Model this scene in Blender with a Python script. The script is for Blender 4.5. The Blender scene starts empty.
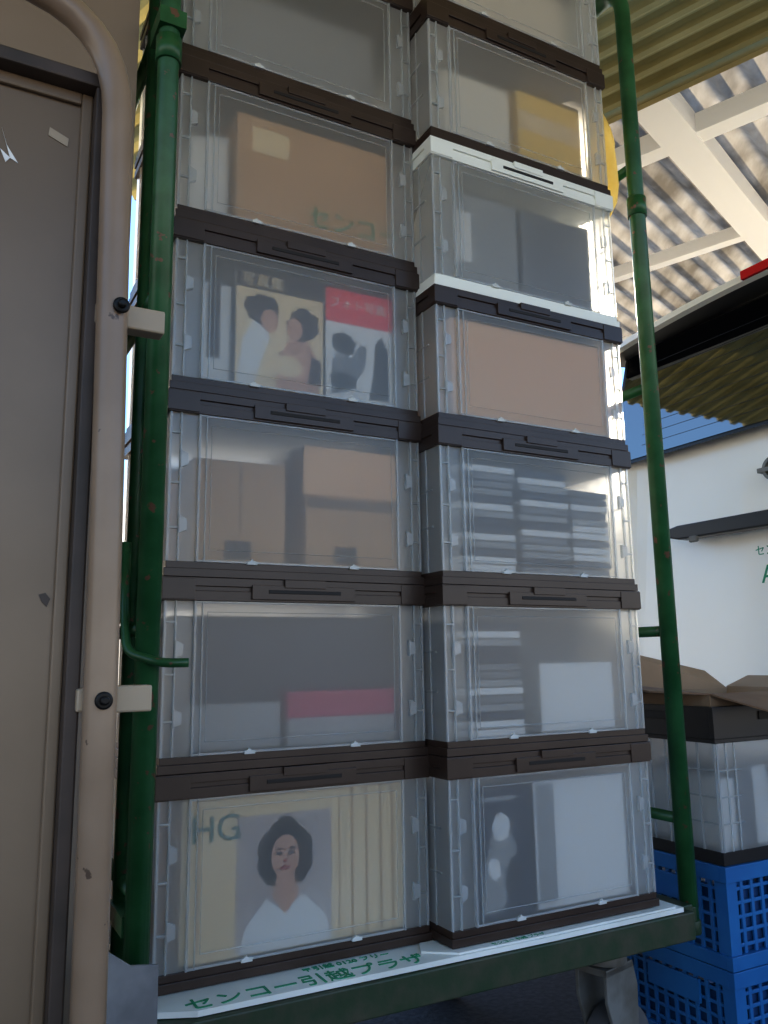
import bpy, bmesh, math, random
from mathutils import Matrix, Vector
random.seed(7)
SC=bpy.context.scene
# ------------------------------------------------------------------ materials
def pmat(name,c,rough=.5,metal=0,c2=None,scale=20,bump=0,spec=None,coat=0,detail=6,lo=.4,hi=.65):
    m=bpy.data.materials.new(name); m.use_nodes=True; nt=m.node_tree; b=nt.nodes['Principled BSDF']
    b.inputs['Base Color'].default_value=(*c,1); b.inputs['Roughness'].default_value=rough; b.inputs['Metallic'].default_value=metal
    if coat: b.inputs['Coat Weight'].default_value=coat
    if c2 or bump:
        tc=nt.nodes.new('ShaderNodeTexCoord'); n=nt.nodes.new('ShaderNodeTexNoise'); n.inputs['Scale'].default_value=scale; n.inputs['Detail'].default_value=detail
        nt.links.new(tc.outputs['Object'],n.inputs['Vector'])
        if c2:
            r=nt.nodes.new('ShaderNodeValToRGB'); r.color_ramp.elements[0].position=lo; r.color_ramp.elements[1].position=hi
            r.color_ramp.elements[0].color=(*c,1); r.color_ramp.elements[1].color=(*c2,1)
            nt.links.new(n.outputs['Fac'],r.inputs[0]); nt.links.new(r.outputs[0],b.inputs['Base Color'])
        if bump:
            bu=nt.nodes.new('ShaderNodeBump'); bu.inputs['Strength'].default_value=bump; bu.inputs['Distance'].default_value=.01
            nt.links.new(n.outputs['Fac'],bu.inputs['Height']); nt.links.new(bu.outputs[0],b.inputs['Normal'])
    return m
def frost(name,col,haze,clear,rough=.45,gloss=.06,transl=.5,ior=1.12):
    m=bpy.data.materials.new(name); m.use_nodes=True; nt=m.node_tree; nt.nodes.clear(); N=nt.nodes.new; L=nt.links.new
    o=N('ShaderNodeOutputMaterial'); rf=N('ShaderNodeBsdfRefraction'); rf.inputs['Roughness'].default_value=rough; rf.inputs['IOR'].default_value=ior
    tr=N('ShaderNodeBsdfTransparent'); df=N('ShaderNodeBsdfDiffuse'); df.inputs[0].default_value=(*col,1)
    tl=N('ShaderNodeBsdfTranslucent'); tl.inputs[0].default_value=(*col,1)
    gl=N('ShaderNodeBsdfGlossy'); gl.inputs['Roughness'].default_value=.24
    a=N('ShaderNodeMixShader'); a.inputs[0].default_value=clear; L(rf.outputs[0],a.inputs[1]); L(tr.outputs[0],a.inputs[2])
    d=N('ShaderNodeMixShader'); d.inputs[0].default_value=transl; L(df.outputs[0],d.inputs[1]); L(tl.outputs[0],d.inputs[2])
    c=N('ShaderNodeMixShader'); c.inputs[0].default_value=haze; L(a.outputs[0],c.inputs[1]); L(d.outputs[0],c.inputs[2])
    e=N('ShaderNodeMixShader'); e.inputs[0].default_value=gloss; L(c.outputs[0],e.inputs[1]); L(gl.outputs[0],e.inputs[2]); L(e.outputs[0],o.inputs[0])
    return m
def trans(name,c,c2,scale,tl=.5):
    m=pmat(name,c,.7,c2=c2,scale=scale,lo=.35,hi=.7); nt=m.node_tree; b=nt.nodes['Principled BSDF']; o=nt.nodes['Material Output']
    t=nt.nodes.new('ShaderNodeBsdfTranslucent'); mx=nt.nodes.new('ShaderNodeMixShader'); mx.inputs[0].default_value=tl
    src=b.inputs['Base Color'].links[0].from_socket; nt.links.new(src,t.inputs[0])
    nt.links.new(b.outputs[0],mx.inputs[1]); nt.links.new(t.outputs[0],mx.inputs[2]); nt.links.new(mx.outputs[0],o.inputs[0]); return m
M={}
M['brown']=pmat('brown_plastic',(.038,.022,.016),.34,c2=(.052,.032,.024),scale=8)
M['slot']=pmat('slot_dark',(.010,.007,.006),.6)
M['white']=pmat('white_plastic',(.85,.87,.80),.4)
M['clip']=pmat('clip_plastic',(.60,.62,.60),.5)
M['front']=frost('frosted_front',(.64,.65,.64),.38,.04,.70,.04,ior=1.19)
M['side']=frost('frosted_side',(.70,.71,.69),.50,.12,.5)
M['rib']=frost('clear_rib',(.75,.79,.80),.45,.45,.3,.07)
M['edge']=frost('clear_edge',(.78,.81,.82),.50,.5,.3,.07)
M['card']=pmat('cardboard',(.58,.34,.16),.85,c2=(.64,.39,.20),scale=5)
M['kraft']=pmat('kraft_board',(.86,.50,.25),.8,c2=(.90,.56,.30),scale=4)
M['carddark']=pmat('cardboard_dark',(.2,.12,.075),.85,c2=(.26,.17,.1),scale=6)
M['cardmid']=pmat('cardboard_mid',(.33,.23,.15),.85,c2=(.38,.27,.18),scale=6)
M['cream']=pmat('cream_print',(.86,.66,.38),.6,c2=(.92,.74,.48),scale=6)
M['cream2']=pmat('cream_stripe',(.52,.34,.17),.6)
M['ivory']=pmat('ivory_print',(.86,.80,.68),.6)
M['mauve']=pmat('portrait_backdrop',(.50,.42,.38),.6,c2=(.62,.55,.50),scale=7)
M['teal']=pmat('teal_print',(.08,.22,.20),.6)
M['red']=pmat('red_print',(.88,.008,.02),.5)
M['pink']=pmat('magenta_print',(.48,.02,.10),.5)
M['black']=pmat('black_print',(.010,.010,.013),.5)
M['navy']=pmat('navy_print',(.010,.018,.042),.5,c2=(.02,.036,.07),scale=15)
M['grey']=pmat('grey_print',(.17,.175,.185),.5,c2=(.27,.275,.285),scale=12)
M['lgrey']=pmat('paper_white',(.84,.83,.79),.6)
M['board']=pmat('grey_board',(.31,.315,.31),.5,c2=(.39,.395,.39),scale=6)
M['skin']=pmat('skin_print',(.64,.36,.24),.6)
M['hair']=pmat('hair_print',(.010,.007,.006),.6)
M['umber']=pmat('umber_print',(.05,.026,.018),.6)
M['lip']=pmat('lip_print',(.38,.05,.04),.6)
M['yellow']=pmat('yellow_print',(.95,.64,.15),.6)
M['gtext']=pmat('green_ink',(.02,.28,.14),.6)
M['green']=pmat('green_paint',(.014,.088,.028),.36,c2=(.030,.135,.050),scale=14,bump=.1)
def rust(m,col=(.2,.09,.05,1),sc=45,lo=.66,hi=.69):
    nt=m.node_tree; b=nt.nodes['Principled BSDF']; s=b.inputs['Base Color'].links[0].from_socket
    n=nt.nodes.new('ShaderNodeTexNoise'); n.inputs['Scale'].default_value=sc; n.inputs['Detail'].default_value=3
    tc=nt.nodes.new('ShaderNodeTexCoord'); nt.links.new(tc.outputs['Object'],n.inputs['Vector'])
    r=nt.nodes.new('ShaderNodeValToRGB'); r.color_ramp.elements[0].position=lo; r.color_ramp.elements[1].position=hi
    mx=nt.nodes.new('ShaderNodeMix'); mx.data_type='RGBA'; nt.links.new(n.outputs['Fac'],r.inputs[0]); nt.links.new(r.outputs[0],mx.inputs['Factor'])
    nt.links.new(s,mx.inputs['A']); mx.inputs['B'].default_value=col; nt.links.new(mx.outputs['Result'],b.inputs['Base Color'])
rust(M['green'],(.15,.08,.05,1),45,.66,.69)
M['deck']=pmat('deck_paint',(.018,.045,.02),.5,c2=(.05,.055,.034),scale=20,bump=.2)
M['steel']=pmat('caster_steel',(.22,.22,.205),.55,.3,c2=(.14,.13,.11),scale=14)
M['rubber']=pmat('caster_rubber',(.10,.10,.105),.6)
M['sheet']=pmat('white_corrugated_plastic',(.70,.72,.68),.5,c2=(.80,.82,.78),scale=5,bump=.3)
M['taupe']=pmat('taupe_enamel',(.195,.137,.086),.36,c2=(.25,.18,.118),scale=3,bump=.05)
rust(M['taupe'],(.11,.08,.055,1),40,.745,.76)
M['taupe_d']=pmat('taupe_dark',(.045,.033,.025),.5,c2=(.08,.055,.042),scale=10)
M['tube']=pmat('beige_tube_paint',(.27,.187,.122),.3,c2=(.33,.235,.16),scale=7)
rust(M['tube'],(.12,.08,.055,1),50,.70,.72)
M['brkt']=pmat('bracket_beige',(.42,.33,.23),.45)
M['bolt']=pmat('bolt_black',(.015,.015,.015),.4,.6)
M['blue']=pmat('blue_crate_plastic',(.012,.13,.36),.38,c2=(.018,.165,.42),scale=8)
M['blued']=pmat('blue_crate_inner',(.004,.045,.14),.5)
M['tray']=pmat('black_tray_plastic',(.015,.015,.017),.35)
M['van']=pmat('van_white',(.97,.95,.88),.25,coat=.4)
M['glass']=pmat('van_glass',(.22,.23,.23),.03,1.0)
M['trim']=pmat('van_trim_black',(.02,.02,.02),.35)
M['lamp']=pmat('red_lamp',(.6,.01,.015),.2)
M['asph']=pmat('asphalt',(.028,.028,.032),.75,c2=(.05,.05,.055),scale=60,bump=.4)
M['wall']=pmat('warehouse_wall',(.2,.17,.14),.8,c2=(.26,.225,.185),scale=2)
M['lock']=pmat('locker_enamel',(.22,.17,.125),.55,c2=(.27,.21,.16),scale=2)
M['beam']=pmat('white_beam_paint',(.90,.88,.84),.5)
M['roof']=trans('fiber_cement_roof',(.16,.135,.10),(.48,.43,.35),4,.38)
M['olive']=trans('olive_slat_roof',(.31,.245,.085),(.43,.355,.145),3,.3)
M['bag']=trans('yellow_bag_film',(.80,.68,.30),(.92,.84,.50),12,.6)
# ------------------------------------------------------------------ mesh builder
class MB:
    def __init__(s): s.bm=bmesh.new(); s.ms=[]
    def mi(s,k):
        if k not in s.ms: s.ms.append(k)
        return s.ms.index(k)
    def poly(s,pts,k):
        f=s.bm.faces.new([s.bm.verts.new(p) for p in pts]); f.material_index=s.mi(k); return f
    def box(s,x0,y0,z0,x1,y1,z1,k,mat=None):
        v=[s.bm.verts.new((x,y,z)) for x in(x0,x1) for y in(y0,y1) for z in(z0,z1)]
        if mat is not None:
            for q in v: q.co=mat@q.co
        i=s.mi(k)
        for f in ((0,1,3,2),(4,6,7,5),(0,4,5,1),(2,3,7,6),(0,2,6,4),(1,5,7,3)):
            s.bm.faces.new([v[j] for j in f]).material_index=i
    def prism(s,pts,n,k):
        n=Vector(n); a=[s.bm.verts.new(p) for p in pts]; b=[s.bm.verts.new(Vector(p)+n) for p in pts]; i=s.mi(k)
        s.bm.faces.new(a[::-1]).material_index=i; s.bm.faces.new(b).material_index=i
        for j in range(len(a)):
            f=s.bm.faces.new((a[j],a[(j+1)%len(a)],b[(j+1)%len(a)],b[j])); f.material_index=i
    def cyl(s,c,r,h,axis,k,seg=24,r2=None):
        mt={'x':Matrix.Rotation(math.pi/2,4,'Y'),'y':Matrix.Rotation(math.pi/2,4,'X'),'z':Matrix.Identity(4)}[axis]
        n0=set(s.bm.faces); bmesh.ops.create_cone(s.bm,cap_ends=True,segments=seg,radius1=r,radius2=r if r2 is None else r2,depth=h,matrix=Matrix.Translation(c)@mt)
        i=s.mi(k)
        for f in s.bm.faces:
            if f not in n0: f.material_index=i; f.smooth=len(f.verts)==4
    def sph(s,c,r,k,sc=(1,1,1)):
        n0=set(s.bm.faces); bmesh.ops.create_uvsphere(s.bm,u_segments=20,v_segments=12,radius=r,matrix=Matrix.Translation(c)@Matrix.Diagonal((*sc,1)))
        i=s.mi(k)
        for f in s.bm.faces:
            if f not in n0: f.material_index=i; f.smooth=True
    def tube(s,pts,r,k,seg=16,rad=0.05):
        P=[Vector(p) for p in pts]; Q=[P[0]]
        for j in range(1,len(P)-1):
            a=(P[j-1]-P[j]); b=(P[j+1]-P[j]); d=min(rad,a.length*.48,b.length*.48); A=P[j]+a.normalized()*d; B=P[j]+b.normalized()*d
            for t in range(0,9):
                t/=8; Q.append(A*(1-t)**2+P[j]*2*t*(1-t)+B*t*t)
        Q.append(P[-1]); i=s.mi(k)
        T=(Q[1]-Q[0]).normalized(); U=T.orthogonal().normalized(); rings=[]
        for j,q in enumerate(Q):
            t=(Q[min(j+1,len(Q)-1)]-Q[max(j-1,0)]).normalized()
            U=(U-t*U.dot(t)).normalized(); V=t.cross(U)
            rings.append([s.bm.verts.new(q+U*r*math.cos(2*math.pi*n/seg)+V*r*math.sin(2*math.pi*n/seg)) for n in range(seg)])
        for j in range(len(rings)-1):
            for n in range(seg):
                f=s.bm.faces.new((rings[j][n],rings[j][(n+1)%seg],rings[j+1][(n+1)%seg],rings[j+1][n])); f.material_index=i; f.smooth=True
        for rg in (rings[0][::-1],rings[-1]): s.bm.faces.new(rg).material_index=i
    def ell(s,cx,cz,y,rx,rz,k,n=24,jit=0):
        pts=[]
        for j in range(n):
            a=2*math.pi*j/n; q=1+(random.uniform(-jit,jit) if jit else 0); pts.append((cx+rx*q*math.cos(a),y,cz+rz*q*math.sin(a)))
        s.poly(pts,k)
    def shape(s,pts,y,k): s.poly([(x,y,z) for x,z in pts],k)
    def text(s,body,size,k,mat,ext=.0006):
        c=bpy.data.curves.new('t','FONT'); c.body=body; c.size=size; c.extrude=ext; o=bpy.data.objects.new('t',c); SC.collection.objects.link(o)
        bpy.context.view_layer.update(); me=bpy.data.meshes.new_from_object(o.evaluated_get(bpy.context.evaluated_depsgraph_get()))
        me.transform(mat); n0=set(s.bm.faces); s.bm.from_mesh(me); i=s.mi(k)
        for f in s.bm.faces:
            if f not in n0: f.material_index=i
        bpy.data.objects.remove(o)
    def done(s,name,bevel=0,loc=(0,0,0),rot=(0,0,0),parent=None,smooth=False):
        me=bpy.data.meshes.new(name); s.bm.normal_update(); bmesh.ops.recalc_face_normals(s.bm,faces=s.bm.faces) if bevel else None
        s.bm.to_mesh(me); s.bm.free()
        for k in s.ms: me.materials.append(M[k])
        o=bpy.data.objects.new(name,me); SC.collection.objects.link(o); o.location=loc; o.rotation_euler=rot
        if bevel:
            b=o.modifiers.new('bevel','BEVEL'); b.width=bevel; b.segments=2; b.limit_method='ANGLE'; b.angle_limit=.7
        if parent: o.parent=parent
        return o
def empty(name,loc=(0,0,0)):
    e=bpy.data.objects.new(name,None); SC.collection.objects.link(e); e.location=loc; return e
RX=Matrix.Rotation(math.pi/2,4,'X')
# ------------------------------------------------------------------ storage boxes
def storage_box(x,y,z,w,d,zb,zt,base='brown',lid='brown',rot=0):
    b=MB(); H=zt-z; e=.004; bb=zb-z
    b.box(-e,-e,0,w+e,d+e,bb*.55,base); b.box(0,0,bb*.55,w,d,bb,base)
    for fx in (.30,.70):
        cx=w*fx; b.prism([(cx-.009,-.005,bb-.002),(cx+.011,-.005,bb-.002),(cx+.011,-.005,bb+.004),(cx+.004,-.005,bb+.005),(cx,-.005,bb+.009),(cx-.004,-.005,bb+.005),(cx-.009,-.005,bb+.003)],(0,.006,0),'clip')
    m=.056; z0=bb; z1=H
    b.poly([(m,0,z0),(w-m,0,z0),(w-m,0,z1),(m,0,z1)],'front')
    b.poly([(0,.03,z0),(0,d-.03,z0),(0,d-.03,z1),(0,.03,z1)],'side')
    b.poly([(w,.03,z0),(w,d-.03,z0),(w,d-.03,z1),(w,.03,z1)],'side')
    b.poly([(0,d-.003,z0),(w,d-.003,z0),(w,d-.003,z1),(0,d-.003,z1)],'side')
    for s in (0,1):
        X=lambda v: v if s==0 else w-v
        b.poly([(X(0),.004,z0),(X(m),.004,z0),(X(m),.004,z1),(X(0),.004,z1)],'side')
        b.poly([(X(0),.004,z0),(X(0),.03,z0),(X(0),.03,z1),(X(0),.004,z1)],'side')
        for v,wd,dp in ((.0,.004,.004),(.019,.003,.005),(.052,.004,.007)):
            xa,xb=sorted((X(v),X(v+wd))); b.box(xa,-dp+.003,z0,xb,.006,z1,'edge' if wd>.003 else 'rib')
        for fz in (.22,.52,.86):
            zz=z0+(z1-z0)*fz; xa,xb=sorted((X(.003),X(.021))); b.box(xa,-.001,zz-.002,xb,.006,zz+.002,'rib')
        for fa,fb in ((.18,.30),(.62,.74)):
            xa,xb=sorted((X(.020),X(.034))); za=z0+(z1-z0)*fa; zc=z0+(z1-z0)*fb
            b.prism([(xa,-.004,za),(xb,-.004,za+.006),(xb,-.004,zc-.006),(xa,-.004,zc)],(0,.009,0),'edge')
        for yy in (.05,.10,d-.1,d-.05):
            xa,xb=sorted((X(0),X(-.003))); b.box(xa,yy,z0,xb,yy+.004,z1,'rib')
        for zz in (.35,.65):
            xa,xb=sorted((X(0),X(-.003))); q=z0+(z1-z0)*zz; b.box(xa,.03,q,xb,.10,q+.004,'rib')
    a=m+.020; c=w-m-.012; q0=z0+.022; q1=z1-.020; th=.0014
    b.box(a,-.0015,q0,c,.0005,q0+th,'edge'); b.box(a,-.0015,q1,c,.0005,q1+th,'edge'); b.box(a,-.0015,q0,a+th,.0005,q1,'edge'); b.box(c,-.0015,q0,c+th,.0005,q1,'edge')
    b.box(m,-.002,z0,w-m,.001,z0+.004,'edge'); b.box(m,-.002,z1-.004,w-m,.001,z1,'edge')
    b.box(m+.010,-.003,z0,m+.0125,.001,z1,'rib')
    h=.042; l=z1
    b.box(-.005,-.005,l,w+.005,d+.005,l+h*.42,lid)
    b.box(-.002,-.002,l+h*.42,w+.002,d+.002,l+h*.62,lid)
    b.box(-.006,-.006,l+h*.62,w+.006,d+.006,l+h-.001,lid)
    for xa,xb in ((-.0065,w*.10),(w*.90,w+.0065)): b.box(xa,-.0075,l+.002,xb,.02,l+h-.003,lid)
    b.box(w*.30,-.010,l+.004,w*.70,.02,l+h*.72,lid); b.box(w*.36,-.0112,l+h*.36,w*.64,-.009,l+h*.52,'slot')
    b.box(w*.42,-.0125,l+h*.62,w*.58,-.004,l+h*.98,lid)
    return b.done('storage_box',bevel=.0012,loc=(x,y,z),rot=(0,0,rot))
Llev=[.365,.698,1.038,1.375,1.7205,2.066]; Rlev=[.367,.694,1.018,1.322,1.665,2.0,2.335]
T=.069; BH=.027; DEP=.40
WL=.519; WR=.512; XR=.526; YR=-.07
z=0
for i,lv in enumerate(Llev):
    storage_box(0,0,z,WL,DEP,z+BH,lv-T); z=lv-BH
z=0.004
for i,lv in enumerate(Rlev):
    storage_box(XR,YR,z,WR,DEP,z+BH,lv-T,base='white' if i==4 else 'brown',lid='white' if i==4 else 'brown'); z=lv-BH
# ------------------------------------------------------------------ contents
def block(name,x0,y0,z0,x1,y1,z1,k,bev=.002): b=MB(); b.box(x0,y0,z0,x1,y1,z1,k); return b.done(name,bevel=bev)
E=.004
# L1 album with portrait
zf=BH+.004
b=MB(); b.box(.045,.012,zf,.475,.016,zf+.262,'cream')
b.box(.140,.0116,zf+.004,.320,.012,zf+.225,'mauve')
for xx in (.36,.39,.42,.445): b.box(xx,.0112,zf,xx+.004,.012,zf+.262,'cream2')
b.box(.335,.0112,zf,.337,.012,zf+.262,'cream2')
b.box(.072,.0112,zf+.02,.075,.012,zf+.25,'cream2')
b.text('HG',.062,'teal',Matrix.Translation((.058,.0110,zf+.19))@RX)
cx=.230; cz=zf+.152
for dx,dz,r in ((0,.026,.036),(-.024,.014,.028),(.024,.014,.028),(-.030,-.012,.022),(.030,-.012,.022),(-.024,-.030,.016),(.026,-.030,.016),(0,.038,.026)): b.ell(cx+dx,cz+dz,.0110,r,r*1.12,'hair',jit=.06)
b.shape([(cx-.085,zf+.002),(cx+.088,zf+.002),(cx+.078,zf+.045),(cx+.036,zf+.085),(cx,zf+.062),(cx-.036,zf+.085),(cx-.072,zf+.045)],.0106,'lgrey')
b.shape([(cx-.024,zf+.088),(cx,zf+.056),(cx+.026,zf+.088),(cx+.013,cz-.02),(cx-.013,cz-.02)],.0104,'skin')
b.ell(cx,cz,.0102,.0265,.036,'skin')
b.ell(cx-.011,cz+.005,.0100,.0064,.0038,'hair'); b.ell(cx+.011,cz+.005,.0100,.0064,.0038,'hair')
b.ell(cx-.011,cz+.013,.0100,.0082,.0020,'umber'); b.ell(cx+.011,cz+.013,.0100,.0082,.0020,'umber')
b.ell(cx,cz-.007,.0100,.0044,.003,'lip'); b.ell(cx,cz-.019,.0100,.011,.0046,'lip')
b.done('photo_album')
block('backing_block',.05,.06,zf,.46,.34,zf+.24,'card')
# L2
z=.338+BH+E
block('dark_fill',.03,.08,z,.49,.36,z+.238,'navy')  # navy block filling the box, added to stop bright see-through from behind
block('record_sleeve',.05,.03,z,.225,.07,z+.080,'board'); b=MB(); b.box(.235,.02,z,.46,.07,z+.050,'board'); b.box(.235,.02,z+.050,.46,.07,z+.098,'pink'); b.done('book_pile',.002)
# L3 cardboard cartons
z=.671+BH+E
def carton(x0,y0,x1,y1,z0,z1,open_=False):
    b=MB(); b.box(x0,y0,z0,x1,y1,z1,'card'); b.box(x0+(x1-x0)*.49,y0-.001,z0+.05,x0+(x1-x0)*.51,y0,z1,'cardmid')
    b.box(x0+.06,y0-.0012,z0+.006,x0+.11,y0,z0+.04,'umber')
    if open_:
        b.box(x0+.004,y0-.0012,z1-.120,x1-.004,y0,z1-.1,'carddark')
        b.prism([(x0-.008,y0-.004,z1-.095),(x1+.004,y0-.004,z1-.095),(x1+.004,y0-.014,z1-.0),(x0-.008,y0-.014,z1-.0)],(0,.004,0),'kraft')
    return b.done('backing_block',.002)
carton(.05,.020,.228,.3,z,z+.19); carton(.272,.024,.47,.3,z,z+.235,True); block('dark_fill',.03,.31,z,.49,.37,z+.235,'carddark')  # rear dark block is backing, added against light from behind
# L4 magazines
z=1.011+BH+E
b=MB(); b.box(.06,.03,z,.115,.04,z+.2,'lgrey'); b.box(.07,.0295,z+.05,.095,.03,z+.2,'umber'); b.done('magazine')
b=MB(); b.box(.122,.013,z,.305,.019,z+.238,'cream'); b.box(.122,.0125,z+.200,.305,.013,z+.238,'umber'); b.text('写真集',.030,'cream',Matrix.Translation((.13,.0120,z+.207))@RX)
b.shape([(.125,z+.004),(.16,z+.004),(.175,z+.06),(.19,z+.10),(.185,z+.15),(.165,z+.165),(.15,z+.12),(.135,z+.09)],.0122,'lgrey')
b.ell(.175,z+.160,.0120,.036,.030,'umber',jit=.12); b.ell(.190,z+.138,.0118,.018,.024,'skin')
b.shape([(.205,z+.004),(.295,z+.004),(.29,z+.08),(.265,z+.115),(.24,z+.12),(.21,z+.07)],.0121,'skin')
b.ell(.262,z+.142,.0119,.034,.034,'umber',jit=.12); b.ell(.243,z+.130,.0117,.017,.023,'skin'); b.ell(.23,z+.05,.0117,.03,.022,'cream',jit=.1); b.shape([(.27,z+.02),(.30,z+.02),(.30,z+.07),(.28,z+.08)],.0116,'umber')
b.done('magazine')
b=MB(); b.box(.312,.015,z,.465,.021,z+.238,'lgrey'); b.box(.312,.0145,z+.165,.465,.015,z+.238,'red'); b.text('フォト写真',.027,'ivory',Matrix.Translation((.318,.0138,z+.198))@RX)
b.ell(.352,z+.120,.0142,.026,.024,'black',jit=.15); b.shape([(.325,z+.01),(.36,z+.02),(.40,z+.07),(.405,z+.12),(.39,z+.125),(.37,z+.09),(.34,z+.105),(.325,z+.08)],.0141,'grey')
b.shape([(.41,z+.01),(.455,z+.01),(.455,z+.12),(.44,z+.15),(.425,z+.13),(.42,z+.06)],.0141,'black'); b.ell(.35,z+.04,.0139,.028,.020,'black',jit=.2)
b.done('magazine')
block('backing_block',.04,.06,z,.48,.35,z+.22,'grey')  # full-width grey backing behind the magazines
# L5
z=1.348+BH+E
b=MB(); b.box(.12,.016,z,.46,.34,z+.238,'card'); b.text('センコー',.055,'gtext',Matrix.Translation((.27,.0145,z+.030))@RX); b.box(.15,.0152,z+.16,.23,.016,z+.215,'cream'); b.done('backing_block',.003)
block('paper_stack',.04,.05,z,.11,.34,z+.19,'lgrey')
# L6
z=1.694+BH+E
block('paper_stack',.06,.09,z,.46,.34,z+.23,'board')
def P(x): return XR+x
y0=YR
z=.004+BH+E
b=MB(); b.box(P(.06),y0+.014,z,P(.195),y0+.020,z+.235,'navy'); b.shape([(P(.075),z+.01),(P(.12),z+.01),(P(.15),z+.06),(P(.16),z+.13),(P(.13),z+.17),(P(.10),z+.15),(P(.085),z+.10)],y0+.0135,'board'); b.ell(P(.125),z+.165,y0+.0132,.022,.026,'lgrey',jit=.1); b.ell(P(.15),z+.07,y0+.0130,.02,.035,'black',jit=.2); b.ell(P(.105),z+.09,y0+.0130,.016,.022,'lgrey',jit=.2)
b.text('COMPILATION',.014,'lgrey',Matrix.Translation((P(.07),y0+.0135,z+.212))@RX); b.done('record_sleeve')
b=MB(); b.box(P(.21),y0+.018,z,P(.45),y0+.024,z+.24,'lgrey'); b.box(P(.215),y0+.0175,z+.01,P(.26),y0+.018,z+.235,'board'); b.done('record_sleeve')
block('record_sleeve',P(.03),y0+.06,z,P(.48),y0+.34,z+.22,'grey')  # grey backing block, added to keep back light out
def cdstack(xs,zb,n,h,kk):
    b=MB()
    for (xa,xb) in xs:
        for i in range(n):
            j=random.uniform(-.004,.004); b.box(xa+j,y0+.010+abs(j),zb+i*h,xb+j,y0+.17,zb+i*h+h*.82,kk[(i*7+int(random.random()*2))%len(kk)])
    b.done('cd_case_stack')
z=.34+BH+E
cdstack([(P(.055),P(.19))],z,14,.016,['lgrey','grey','board','navy']); block('white_carton',P(.24),y0+.018,z,P(.44),y0+.17,z+.14,'lgrey'); block('dark_fill',P(.03),y0+.19,z,P(.48),y0+.35,z+.235,'grey')  # rear grey block is backing, added to cut light from behind
z=.667+BH+E
cdstack([(P(.055),P(.19)),(P(.205),P(.335))],z,14,.016,['lgrey','grey','board','navy']); cdstack([(P(.345),P(.45))],z,12,.016,['lgrey','board','grey']); 
block('dark_fill',P(.03),y0+.2,z,P(.48),y0+.35,z+.235,'grey')  # added grey backing, stops back light showing at the right end
z=.991+BH+E
block('backing_block',P(.04),y0+.008,z,P(.475),y0+.35,z+.212,'kraft')
z=1.295+BH+E
b=MB(); b.box(P(.06),y0+.024,z,P(.235),y0+.3,z+.215,'board'); b.box(P(.07),y0+.023,z+.05,P(.11),y0+.024,z+.17,'lgrey'); b.done('book_pile',.002)
block('dark_fill',P(.25),y0+.024,z,P(.455),y0+.3,z+.215,'grey')
z=1.638+BH+E
block('paper_stack',P(.06),y0+.04,z,P(.24),y0+.3,z+.18,'ivory'); b=MB(); b.box(P(.26),y0+.03,z,P(.45),y0+.3,z+.19,'yellow'); b.box(P(.26),y0+.029,z+.09,P(.45),y0+.03,z+.14,'cream'); b.done('book_pile',.002)
z=1.973+BH+E
block('paper_stack',P(.05),y0+.08,z,P(.45),y0+.3,z+.2,'ivory')
# ------------------------------------------------------------------ roll cart
cart=empty('roll_cart',(.57,.3,-.05))
def add(b,n,bev=0):
    o=b.done(n,bevel=bev); o.parent=cart; o.matrix_parent_inverse=Matrix.Translation(cart.location).inverted()
    return o
ZT=2.32
def endframe(b,x):
    b.tube([(x,-.035,-.075),(x,-.035,ZT),(x,.76,ZT),(x,.76,-.075)],.0200,'green',rad=.09)
    for zz in (.16,.58,1.18,1.78): b.tube([(x,-.035,zz),(x,.76,zz)],.0125,'green')
b=MB(); endframe(b,-.034); add(b,'end_frame_1')
b=MB(); endframe(b,1.170); add(b,'end_frame_2')
b=MB(); b.tube([(-.038,.085,-.08),(-.038,.085,2.0)],.0125,'green')
for zz in (.10,1.90): b.box(-.055,-.02,zz,-.02,.1,zz+.03,'green')
b.box(-.058,-.06,1.70,-.008,.02,1.735,'green')
for x in (-.034,1.170):
    for zz in (1.66,): b.cyl((x,-.035,zz),.0242,.05,'z','green')
b.tube([(-.062,.03,.72),(-.066,.0,.60),(-.066,-.03,.54),(-.02,-.075,.522),(.022,-.085,.522)],.0075,'green',rad=.02)
b.cyl((-.062,.03,.66),.009,.14,'z','green'); add(b,'latch_rod')
b=MB()
b.box(-.05,-.100,-.068,1.115,-.060,-.012,'deck'); b.box(-.05,.76,-.068,1.19,.80,-.012,'deck'); b.box(-.05,-.06,-.068,-.01,.76,-.012,'deck'); b.box(1.10,-.06,-.068,1.155,.76,-.012,'deck')
b.box(-.01,-.06,-.05,1.10,.76,-.012,'deck'); b.box(1.13,-.055,-.068,1.172,-.01,-.02,'deck'); b.box(1.15,.73,-.068,1.172,.78,-.02,'deck')
for xx in (.25,.55,.85): b.box(xx,-.06,-.068,xx+.04,.76,-.05,'deck')
b.cyl((1.170,-.035,-.065),.023,.03,'z','deck'); b.cyl((-.034,-.035,-.045),.025,.10,'z','green')
add(b,'deck',.003)
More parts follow.
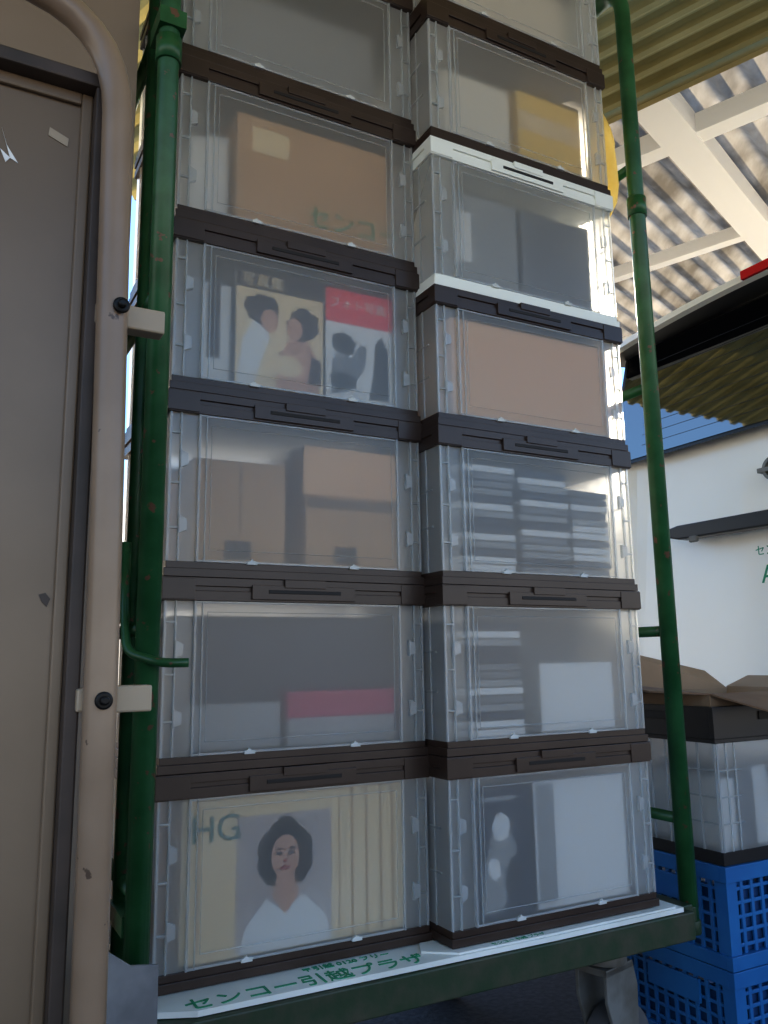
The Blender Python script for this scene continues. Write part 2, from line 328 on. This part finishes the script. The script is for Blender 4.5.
def caster(x,y,n,sw,s=1):
    b=MB(); R=Matrix.Translation((x,y,0))@Matrix.Rotation(sw,4,'Z')
    b.box(-.06,-.055,-.078,.06,.055,-.068,'steel')
    b.cyl((0,0,-.092),.048,.028,'z','steel'); b.cyl((0,0,-.11),.036,.02,'z','steel')
    for sy in (-.038,.030):
        b.prism([(-.05,sy,-.110),(.05,sy,-.110),(.065,sy,-.16),(.060,sy,-.24),(.047,sy,-.315),(.012,sy,-.315),(-.025,sy,-.24),(-.05,sy,-.17)],(0,.008,0),'steel')
    b.box(-.05,-.038,-.122,.05,.038,-.108,'steel')
    b.cyl((.03,0,-.297),.103,.044,'y','rubber',36); b.cyl((.03,0,-.297),.068,.048,'y','steel',28); b.cyl((.03,0,-.297),.014,.088,'y','bolt',12)
    for v in b.bm.verts: v.co=R@v.co
    add(b,'caster_%d'%n,.0015)
caster(.945,.0,1,.25); caster(.10,.06,2,.2); caster(.98,.68,3,1.9); caster(.10,.68,4,1.2)
# corrugated plastic sheet with print
b=MB()
pts=[(-.012,-.06),(.05,-.088),(.5,-.094),(.74,-.097),(1.09,-.094),(1.09,.3),(-.01,.3)]
b.prism([(x,y,-.0105) for x,y in pts],(0,0,.009),'sheet')
b.prism([(.47,-.050,-.001),(.525,-.092,-.001),(.66,-.095,-.001),(1.07,-.092,-.001),(1.07,-.074,-.001),(.524,-.074,-.001),(.520,-.01,-.001),(.49,-.01,-.001)],(0,0,.004),'sheet')
b.text('センコー引越プラザ',.048,'gtext',Matrix.Translation((.035,-.080,-.001))@Matrix.Rotation(-.008,4,'Z'),.0008)
b.text('〒引越 0120 フリー',.020,'gtext',Matrix.Translation((.25,-.026,-.001)),.0008)
b.text('センコー 引越 プラザ',.013,'gtext',Matrix.Translation((.60,-.090,.003)),.0006)
b.done('corrugated_plastic_sheet')
# ------------------------------------------------------------------ folded platform cart (left foreground)
fc=empty('folding_platform_cart',(-.4,-.57,.3))
def addf(b,n,bev=0):
    o=b.done(n,bevel=bev); o.parent=fc; o.matrix_parent_inverse=Matrix.Translation(fc.location).inverted()
PX=-.232; PT=1.165
b=MB(); b.box(-.95,-.55,-.30,PX,-.542,PT-.012,'taupe'); addf(b,'platform_panel',.002)
b=MB(); b.box(-.95,-.575,PT-.016,PX+.014,-.535,PT,'taupe_d'); b.box(PX,-.575,-.30,PX+.014,-.535,PT-.016,'taupe_d')
b.box(PX-.012,-.556,-.30,PX,-.55,PT-.016,'taupe'); b.box(-.95,-.556,PT-.03,PX-.012,-.55,PT-.016,'taupe'); b.box(-.95,-.575,-.30,-.936,-.535,PT-.016,'taupe_d'); addf(b,'panel_rim',.002)
b=MB()
b.prism([(-.322,-.5512,1.085),(-.316,-.5512,1.066),(-.304,-.5512,1.048),(-.312,-.5512,1.052)],(0,.001,0),'lgrey'); b.prism([(-.322,-.5512,1.060),(-.312,-.5512,1.052),(-.316,-.5512,1.046)],(0,.001,0),'lgrey'); b.prism([(-.258,-.5512,.590),(-.252,-.5512,.592),(-.247,-.5512,.586),(-.250,-.5512,.578),(-.255,-.5512,.583)],(0,.001,0),'taupe_d')
b.prism([(-.275,-.5512,1.100),(-.255,-.5512,1.092),(-.256,-.5512,1.082),(-.276,-.5512,1.090)],(0,.001,0),'brkt'); addf(b,'sticker_residue')
b=MB(); b.tube([(-.195,-.588,-.36),(-.202,-.588,.6),(-.213,-.588,1.232),(-.60,-.588,1.25),(-.95,-.588,1.232),(-.96,-.588,-.36)],.0160,'tube',seg=24,rad=.12); addf(b,'push_handle')
b=MB()
for zz in (.487,.885):
    b.box(-.199,-.582,zz-.013,-.150,-.560,zz+.013,'brkt'); b.box(-.222,-.583,zz-.011,-.2,-.55,zz+.011,'brkt')
    b.cyl((-.201,-.607,zz),.0085,.006,'y','bolt',20); b.cyl((-.201,-.612,zz),.005,.008,'y','bolt',6)
addf(b,'hinge_bracket',.002)
b=MB(); b.cyl((-.25,-.56,-.35),.05,.03,'x','rubber'); b.cyl((-.85,-.56,-.35),.05,.03,'x','rubber'); b.box(-.27,-.58,-.35,-.23,-.54,-.29,'steel'); b.box(-.87,-.58,-.35,-.83,-.54,-.29,'steel'); addf(b,'cart_wheel')
b=MB(); b.prism([(-.115,-.14,-.40),(-.02,-.14,-.40),(-.02,-.12,.085),(-.06,-.12,.09),(-.115,-.12,.13)],(0,.006,0),'grey'); b.done('grey_plastic_board',.001)
# steel locker behind, left
b=MB(); b.box(-1.35,.02,-.40,-.080,.5,2.35,'lock')
for xx in (-.95,-.55): b.box(xx,.018,-.35,xx+.004,.020,2.3,'taupe_d')
for xx in (-.60,-.20): b.box(xx,.006,.8,xx+.012,.02,.95,'steel')
b.box(-1.33,.018,1.0,-.10,.020,1.004,'taupe_d')
b.done('steel_locker',.002)
# ------------------------------------------------------------------ blue crates pile
GZ=-.40; CX=1.30; CY=-.03; CW=.50; CD=.36
def crate(z0,h,name='blue_folding_crate'):
    b=MB(); t=.012
    b.box(CX,CY,z0,CX+CW,CY+CD,z0+.02,'blue')
    for zz,hh in ((z0,.03),(z0+h-.035,.035)):
        b.box(CX-.006,CY-.006,zz,CX+CW+.006,CY+t,zz+hh,'blue'); b.box(CX-.006,CY+CD-t,zz,CX+CW+.006,CY+CD+.006,zz+hh,'blue')
        b.box(CX-.006,CY+t,zz,CX+t,CY+CD-t,zz+hh,'blue'); b.box(CX+CW-t,CY+t,zz,CX+CW+.006,CY+CD-t,zz+hh,'blue')
    for x in (CX,CX+CW-.035):
        for y in (CY,CY+CD-.035): b.box(x,y,z0+.03,x+.035,y+.035,z0+h-.035,'blue')
    n=12
    for i in range(n):
        x=CX+.035+(CW-.07)*(i+.5)/n
        for y in (CY+.002,CY+CD-.008): b.box(x-.005,y,z0+.03,x+.005,y+.006,z0+h-.035,'blue')
    n=9
    for i in range(n):
        y=CY+.035+(CD-.07)*(i+.5)/n
        for x in (CX+.002,CX+CW-.008): b.box(x,y-.005,z0+.03,x+.006,y+.005,z0+h-.035,'blue')
    for i in range(5):
        zz=z0+.03+(h-.065)*(i+.6)/5.2
        b.box(CX+.035,CY+.003,zz-.004,CX+CW-.035,CY+.008,zz+.004,'blue'); b.box(CX+.003,CY+.035,zz-.004,CX+.008,CY+CD-.035,zz+.004,'blue')
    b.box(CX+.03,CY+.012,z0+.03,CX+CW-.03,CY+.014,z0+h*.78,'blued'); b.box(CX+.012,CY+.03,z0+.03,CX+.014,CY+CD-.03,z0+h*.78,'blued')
    b.box(CX+.15,CY-.004,z0+h*.55,CX+.35,CY+.004,z0+h*.8,'blue'); b.box(CX-.004,CY+.1,z0+h*.55,CX+.004,CY+.26,z0+h*.8,'blue')
    b.done(name,.0015)
crate(GZ,.215); crate(GZ+.217,.223)
zt=GZ+.44+.001
tray=empty('storage_box_with_open_tray',(CX+.25,CY+.18,zt))
def addt(b,n,bev=0):
    o=b.done(n,bevel=bev); o.parent=tray; o.matrix_parent_inverse=Matrix.Translation(tray.location).inverted()
b=MB(); b.box(CX+.0,CY+.0,zt,CX+CW,CY+CD,zt+.03,'tray'); q=zt+.03; h=.245
b.poly([(CX,CY,q),(CX+CW,CY,q),(CX+CW,CY,q+h),(CX,CY,q+h)],'front'); b.poly([(CX,CY,q),(CX,CY+CD,q),(CX,CY+CD,q+h),(CX,CY,q+h)],'front')
b.poly([(CX+CW,CY,q),(CX+CW,CY+CD,q),(CX+CW,CY+CD,q+h),(CX+CW,CY,q+h)],'side'); b.poly([(CX,CY+CD,q),(CX+CW,CY+CD,q),(CX+CW,CY+CD,q+h),(CX,CY+CD,q+h)],'side')
for i in range(8):
    yy=CY+CD*i/7.2; b.box(CX-.004,yy,q,CX,yy+.005,q+h,'edge')
for xx in (0,.03,.06,.4,.44,.49): b.box(CX+xx,CY-.004,q,CX+xx+.005,CY,q+h,'edge')
for zz in (.06,.12,.18): b.box(CX-.003,CY,q+zz,CX,CY+.12,q+zz+.004,'rib'); b.box(CX,CY-.003,q+zz,CX+.08,CY,q+zz+.004,'rib')
b.box(CX-.006,CY-.006,q+h,CX+CW+.006,CY+CD+.006,q+h+.01,'tray')
for (xa,ya,xb,yb) in ((-.01,-.01,CW+.01,.004),(-.01,CD-.004,CW+.01,CD+.01),(-.01,.004,.004,CD-.004),(CW-.004,.004,CW+.01,CD-.004)):
    b.box(CX+xa,CY+ya,q+h+.01,CX+xb,CY+yb,q+h+.085,'tray')
b.box(CX-.014,CY+.1,q+h+.05,CX-.009,CY+.26,q+h+.07,'slot'); b.box(CX+.15,CY-.014,q+h+.05,CX+.35,CY-.009,q+h+.07,'slot')
addt(b,'box_and_tray',.001)
b=MB()
for i in range(7): b.box(CX+.03+i*.06,CY+.03,q,CX+.08+i*.06,CY+.3,q+.16+.01*(i%3),['lgrey','grey','lgrey'][i%3])
addt(b,'magazine_row')
tz=q+h+.011
b=MB(); X0,Y0,X1,Y1=CX+.02,CY+.02,CX+CW-.03,CY+CD-.02; w_=.004
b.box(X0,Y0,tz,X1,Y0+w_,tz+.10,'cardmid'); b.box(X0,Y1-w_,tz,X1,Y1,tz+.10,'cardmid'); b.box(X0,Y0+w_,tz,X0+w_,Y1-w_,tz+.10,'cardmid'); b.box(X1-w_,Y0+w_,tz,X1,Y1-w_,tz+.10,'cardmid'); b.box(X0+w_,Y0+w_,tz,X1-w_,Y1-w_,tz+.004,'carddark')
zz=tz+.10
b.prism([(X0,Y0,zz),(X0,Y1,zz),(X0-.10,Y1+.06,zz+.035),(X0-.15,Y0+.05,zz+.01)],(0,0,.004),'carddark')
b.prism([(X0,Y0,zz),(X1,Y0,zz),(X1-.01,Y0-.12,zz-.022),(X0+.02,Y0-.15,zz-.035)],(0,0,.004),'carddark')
b.prism([(X0,Y1,zz),(X1,Y1,zz),(X1-.03,Y1+.05,zz+.05),(X0+.01,Y1+.02,zz+.12)],(0,.004,0),'cardmid')
b.prism([(X1,Y0,zz),(X1,Y1,zz),(X1+.1,Y1,zz+.03),(X1+.1,Y0,zz+.03)],(0,0,.004),'cardmid')
addt(b,'open_cardboard_box')
# ------------------------------------------------------------------ yellow bag
b=MB(); b.sph((0,0,0),.1,'bag'); o=b.done('yellow_plastic_bag',loc=(1.108,.04,1.80))
for v in o.data.vertices:
    c=v.co; k=1 if c.z<.02 else max(.35,1-(c.z-.02)*5)
    v.co=Vector((c.x*.34*k+.004*math.sin(c.z*60),c.y*.75*k+.010*math.sin(c.z*45+c.x*30),c.z*1.75))
# ------------------------------------------------------------------ van
VX=2.2; VY0=-.62; VY1=1.27; VZ0=-.2; VZ1=1.90
van=empty('van',(VX+1.5,.32,0))
def addv(b,n,bev=0):
    o=b.done(n,bevel=bev); o.parent=van; o.matrix_parent_inverse=Matrix.Translation(van.location).inverted()
    return o
def xoff(z): return 0 if z<1.0 else .13*((z-1.0)/.9)**1.4
def ring(x,ins,tz):
    pts=[]; cy=(VY0+VY1)/2; hw=(VY1-VY0)/2-ins
    for (fy,z) in ((.93,VZ0),(1,VZ0+.12),(1,.6),(1,1.0),(.975,1.3),(.93,1.6),(.86,tz-.08),(.76,tz-.02),(.4,tz+.015),(0,tz+.02)):
        pts.append((cy+hw*fy,z))
    full=pts+[(2*cy-y,z) for y,z in pts[-2::-1]]
    return [Vector((x+xoff(z) if x<VX+1 else x,y,z)) for y,z in full]
b=MB(); rs=[ring(VX,.06,VZ1-.03),ring(VX+.05,.01,VZ1-.005),ring(VX+.2,0,VZ1),ring(VX+3.6,0,VZ1),ring(VX+4.3,.08,VZ1-.5)]
bv=[[b.bm.verts.new(p) for p in r] for r in rs]; i=b.mi('van')
for a,c in zip(bv[:-1],bv[1:]):
    for j in range(len(a)):
        f=b.bm.faces.new((a[j],a[(j+1)%len(a)],c[(j+1)%len(a)],c[j])); f.material_index=i; f.smooth=True
f=b.bm.faces.new(bv[0]); f.material_index=i; f=b.bm.faces.new(bv[-1][::-1]); f.material_index=i
bmesh.ops.triangulate(b.bm,faces=[ff for ff in b.bm.faces if len(ff.verts)>4])
addv(b,'body')
def vp(y,z,o=0): return (VX+xoff(z)-o,y,z)
def vpanel(b,y0,y1,z0,z1,o,k,ins=.05,n=8):
    rows=[]
    for a in range(n+1):
        z=z0+(z1-z0)*a/n; q=ins*max(0,(z-z0)/(z1-z0)); rows.append([b.bm.verts.new(vp(y0+q,z,o)),b.bm.verts.new(vp(y1-q,z,o))])
    i=b.mi(k)
    for r0,r1 in zip(rows[:-1],rows[1:]):
        f=b.bm.faces.new((r0[0],r1[0],r1[1],r0[1])); f.material_index=i; f.smooth=True
b=MB(); vpanel(b,VY0+.10,VY1-.08,1.335,1.855,.010,'trim',.05); vpanel(b,VY0+.12,VY1-.10,1.35,1.845,.014,'glass',.05); addv(b,'rear_window')
b=MB()
for k in range(9):
    z=1.40+k*.045; b.box(VX+xoff(z)-.0155,VY0+.26,z,VX+xoff(z)-.0145,VY1-.26,z+.0008,'trim')
addv(b,'defroster_lines')
b=MB(); nS=16; rows=[]
for a in range(nS+1):
    y=VY0+.10+(VY1-VY0-.16)*a/nS; f_=1-((a/nS-.5)*2)**2; zt_=VZ1-.055+.035*f_; xo=VX-.06+.05*(1-f_)
    rows.append([b.bm.verts.new(p) for p in ((VX+.22,y,zt_+.045),(xo,y,zt_),(xo-.006,y,zt_-.028),(xo+.02,y,zt_-.034),(VX+.17,y,zt_-.012))])
i=b.mi('van'); i2=b.mi('trim')
for r0,r1 in zip(rows[:-1],rows[1:]):
    for j in range(5):
        f=b.bm.faces.new((r0[j],r0[(j+1)%5],r1[(j+1)%5],r1[j])); f.material_index=i2 if j==3 else i; f.smooth=j==0
b.bm.faces.new(rows[0]).material_index=i; b.bm.faces.new(rows[-1][::-1]).material_index=i
b.box(VX-.080,.24,1.852,VX-.05,.385,1.884,'lamp'); addv(b,'roof_spoiler')
b=MB(); b.prism([(VX-.04,-.16,.985),(VX-.04,-.13,.955),(VX-.04,.80,.965),(VX-.04,.875,.985),(VX-.04,.86,1.01),(VX-.04,.80,1.02),(VX-.04,-.16,1.015)],(.06,0,0),'trim')
b.box(VX-.05,.70,.945,VX-.035,.74,.97,'steel'); addv(b,'tailgate_garnish',.006)
b=MB()
for s in (VY0+.075,VY1-.075): b.box(VX-.002,s-.003,.0,VX+.003,s+.003,1.0,'trim')
b.box(VX-.05,VY0+.03,VZ0,VX+.1,VY1-.03,.08,'trim'); addv(b,'bumper',.01)
b=MB()
for y in (VY0+.02,VY1-.07): b.box(VX-.008,y,.45,VX+.05,y+.05,1.0,'lamp')
addv(b,'tail_lamp',.006)
RV=Matrix(((0,0,-1,0),(-1,0,0,0),(0,1,0,0),(0,0,0,1)))
b=MB()
nn=28
for a in range(nn):
    a0=2*math.pi*a/nn;a1=2*math.pi*(a+1)/nn; C=(VX+.02,.385,1.165)
    b.prism([(VX-.008,C[1]+r*math.cos(t),C[2]+r*math.sin(t)) for r,t in ((.032,a0),(.032,a1),(.043,a1),(.043,a0))],(.04,0,0),'steel')
b.box(VX-.012,.325,1.157,VX+.03,.445,1.173,'steel'); addv(b,'round_badge')
b=MB(); b.text('A-引越',.09,'gtext',Matrix.Translation((VX-.002,.475,.86-.09))@RV); b.text('センコー',.04,'gtext',Matrix.Translation((VX-.002,.49,.87))@RV); addv(b,'tailgate_lettering')
b=MB()
for x in (VX+.9,VX+3.5):
    for y in (VY0+.08,VY1-.08): b.cyl((x,y,-.11),.29,.18,'y','rubber',32); b.cyl((x,y,-.11),.17,.19,'y','steel',24)
addv(b,'wheel')
b=MB()
for y in (VY0+.035,VY1-.035): b.box(VX+.6,y-.004,1.25,VX+3.3,y+.004,1.62,'glass')
addv(b,'side_window')
# ------------------------------------------------------------------ ground, walls, roofs
b=MB(); b.poly([(-12,-12,GZ),(14,-12,GZ),(14,14,GZ),(-12,14,GZ)],'asph'); b.done('floor')
b=MB(); b.box(-5,3.2,GZ,-1.2,3.35,2.6,'wall'); b.done('wall_back')
b=MB(); b.box(1.55,2.6,GZ,4.2,2.75,1.65,'wall'); b.done('sun_block_wall')  # unseen wall, added to keep low sun off the lower boxes
D1=Vector((.936,.352,0)); D2=Vector((-.352,.936,0))
def corr(name,s0,s1,p0,p1,z,pitch,amp,k,along,trap=False):
    b=MB(); i=b.mi(k)
    if along==2: r0,r1,q0,q1,A,B=s0,s1,p0,p1,D1,D2
    else: r0,r1,q0,q1,A,B=p0,p1,s0,s1,D2,D1
    n=int((r1-r0)/pitch*8); prev=None
    for j in range(n+1):
        r=r0+(r1-r0)*j/n; ph=(r/pitch)%1
        if trap: hh=amp*(1 if ph<.35 else (1-(ph-.35)/.12 if ph<.47 else (0 if ph<.88 else (ph-.88)/.12)))
        else: hh=amp*math.sin(2*math.pi*ph)
        a=b.bm.verts.new(A*r+B*q0+Vector((0,0,z+hh))); c=b.bm.verts.new(A*r+B*q1+Vector((0,0,z+hh)))
        if prev:
            f=b.bm.faces.new((prev[0],a,c,prev[1])); f.material_index=i; f.smooth=not trap
        prev=(a,c)
    return b.done(name)
PC=2.05
corr('ceiling_roof_sheet',1.9,6.2,-3.2,1.65,3.18,.146,.032,'roof',1)
corr('ceiling_canopy',-3.0,2.09,-3.2,PC,2.72,.10,.028,'olive',2,True)
def beam(b,s0,p0,s1,p1,z,w,h,k='beam'):
    a=D1*s0+D2*p0; c=D1*s1+D2*p1; d=(c-a).normalized(); n=Vector((-d.y,d.x,0))*w/2
    b.prism([a-n+Vector((0,0,z)),c-n+Vector((0,0,z)),c+n+Vector((0,0,z)),a+n+Vector((0,0,z))],(0,0,h),k)
b=MB()
beam(b,1.9,.05,6.1,.05,2.99,.17,.12); beam(b,2.93,-3.2,2.93,1.6,3.0,.10,.10)
beam(b,2.0,1.5,6.1,1.5,2.992,.10,.10); beam(b,4.1,-3.2,4.1,1.6,3.002,.07,.08); beam(b,5.3,-3.2,5.3,1.6,3.002,.07,.08); beam(b,2.12,-3.2,2.12,PC,2.70,.03,.12,'olive')
b.done('ceiling_beams')
b=MB()
for s,p in ((6.1,-2.9),(-2.8,-3.0),(6.1,1.5)):
    c=D1*s+D2*p; b.box(c.x-.05,c.y-.05,GZ,c.x+.05,c.y+.05,2.98,'beam')
b.done('roof_column')
# ------------------------------------------------------------------ light, world, camera
w=bpy.data.worlds.new('sky'); SC.world=w; w.use_nodes=True; nt=w.node_tree; bg=nt.nodes['Background']
tc=nt.nodes.new('ShaderNodeTexCoord'); sp=nt.nodes.new('ShaderNodeSeparateXYZ'); rp=nt.nodes.new('ShaderNodeValToRGB')
nt.links.new(tc.outputs['Generated'],sp.inputs[0]); nt.links.new(sp.outputs['Z'],rp.inputs[0]); nt.links.new(rp.outputs[0],bg.inputs[0])
e=rp.color_ramp.elements; e[0].position=0; e[0].color=(1,.90,.76,1); e[1].position=.6; e[1].color=(.27,.46,.88,1); x=rp.color_ramp.elements.new(.12); x.color=(1,.95,.86,1); x=rp.color_ramp.elements.new(.21); x.color=(.30,.60,1,1)
bg.inputs[1].default_value=1.95
sl=bpy.data.lights.new('sun','SUN'); sl.energy=13; sl.angle=.02; sl.color=(1,.87,.67); so=bpy.data.objects.new('sun',sl); SC.collection.objects.link(so)
az=Vector((.55,.82,0)).normalized(); el=math.radians(19); sd=Vector((az.x*math.cos(el),az.y*math.cos(el),math.sin(el))); so.rotation_euler=sd.to_track_quat('Z','Y').to_euler()
cd=bpy.data.cameras.new('camera'); co=bpy.data.objects.new('camera',cd); SC.collection.objects.link(co); SC.camera=co
cd.sensor_fit='VERTICAL'; cd.sensor_height=36; cd.lens=825.34*36/1024; cd.clip_start=.02
R=Matrix.Rotation(-.4986,3,'Z')@Matrix.Rotation(math.pi/2+.1785,3,'X')@Matrix.Rotation(-.0146,3,'Z')
Mx=R.to_4x4(); Mx.translation=Vector((-.3481,-1.4365,.5202)); co.matrix_world=Mx
SC.view_settings.view_transform='Standard'; SC.view_settings.exposure=.28; SC.view_settings.gamma=.84
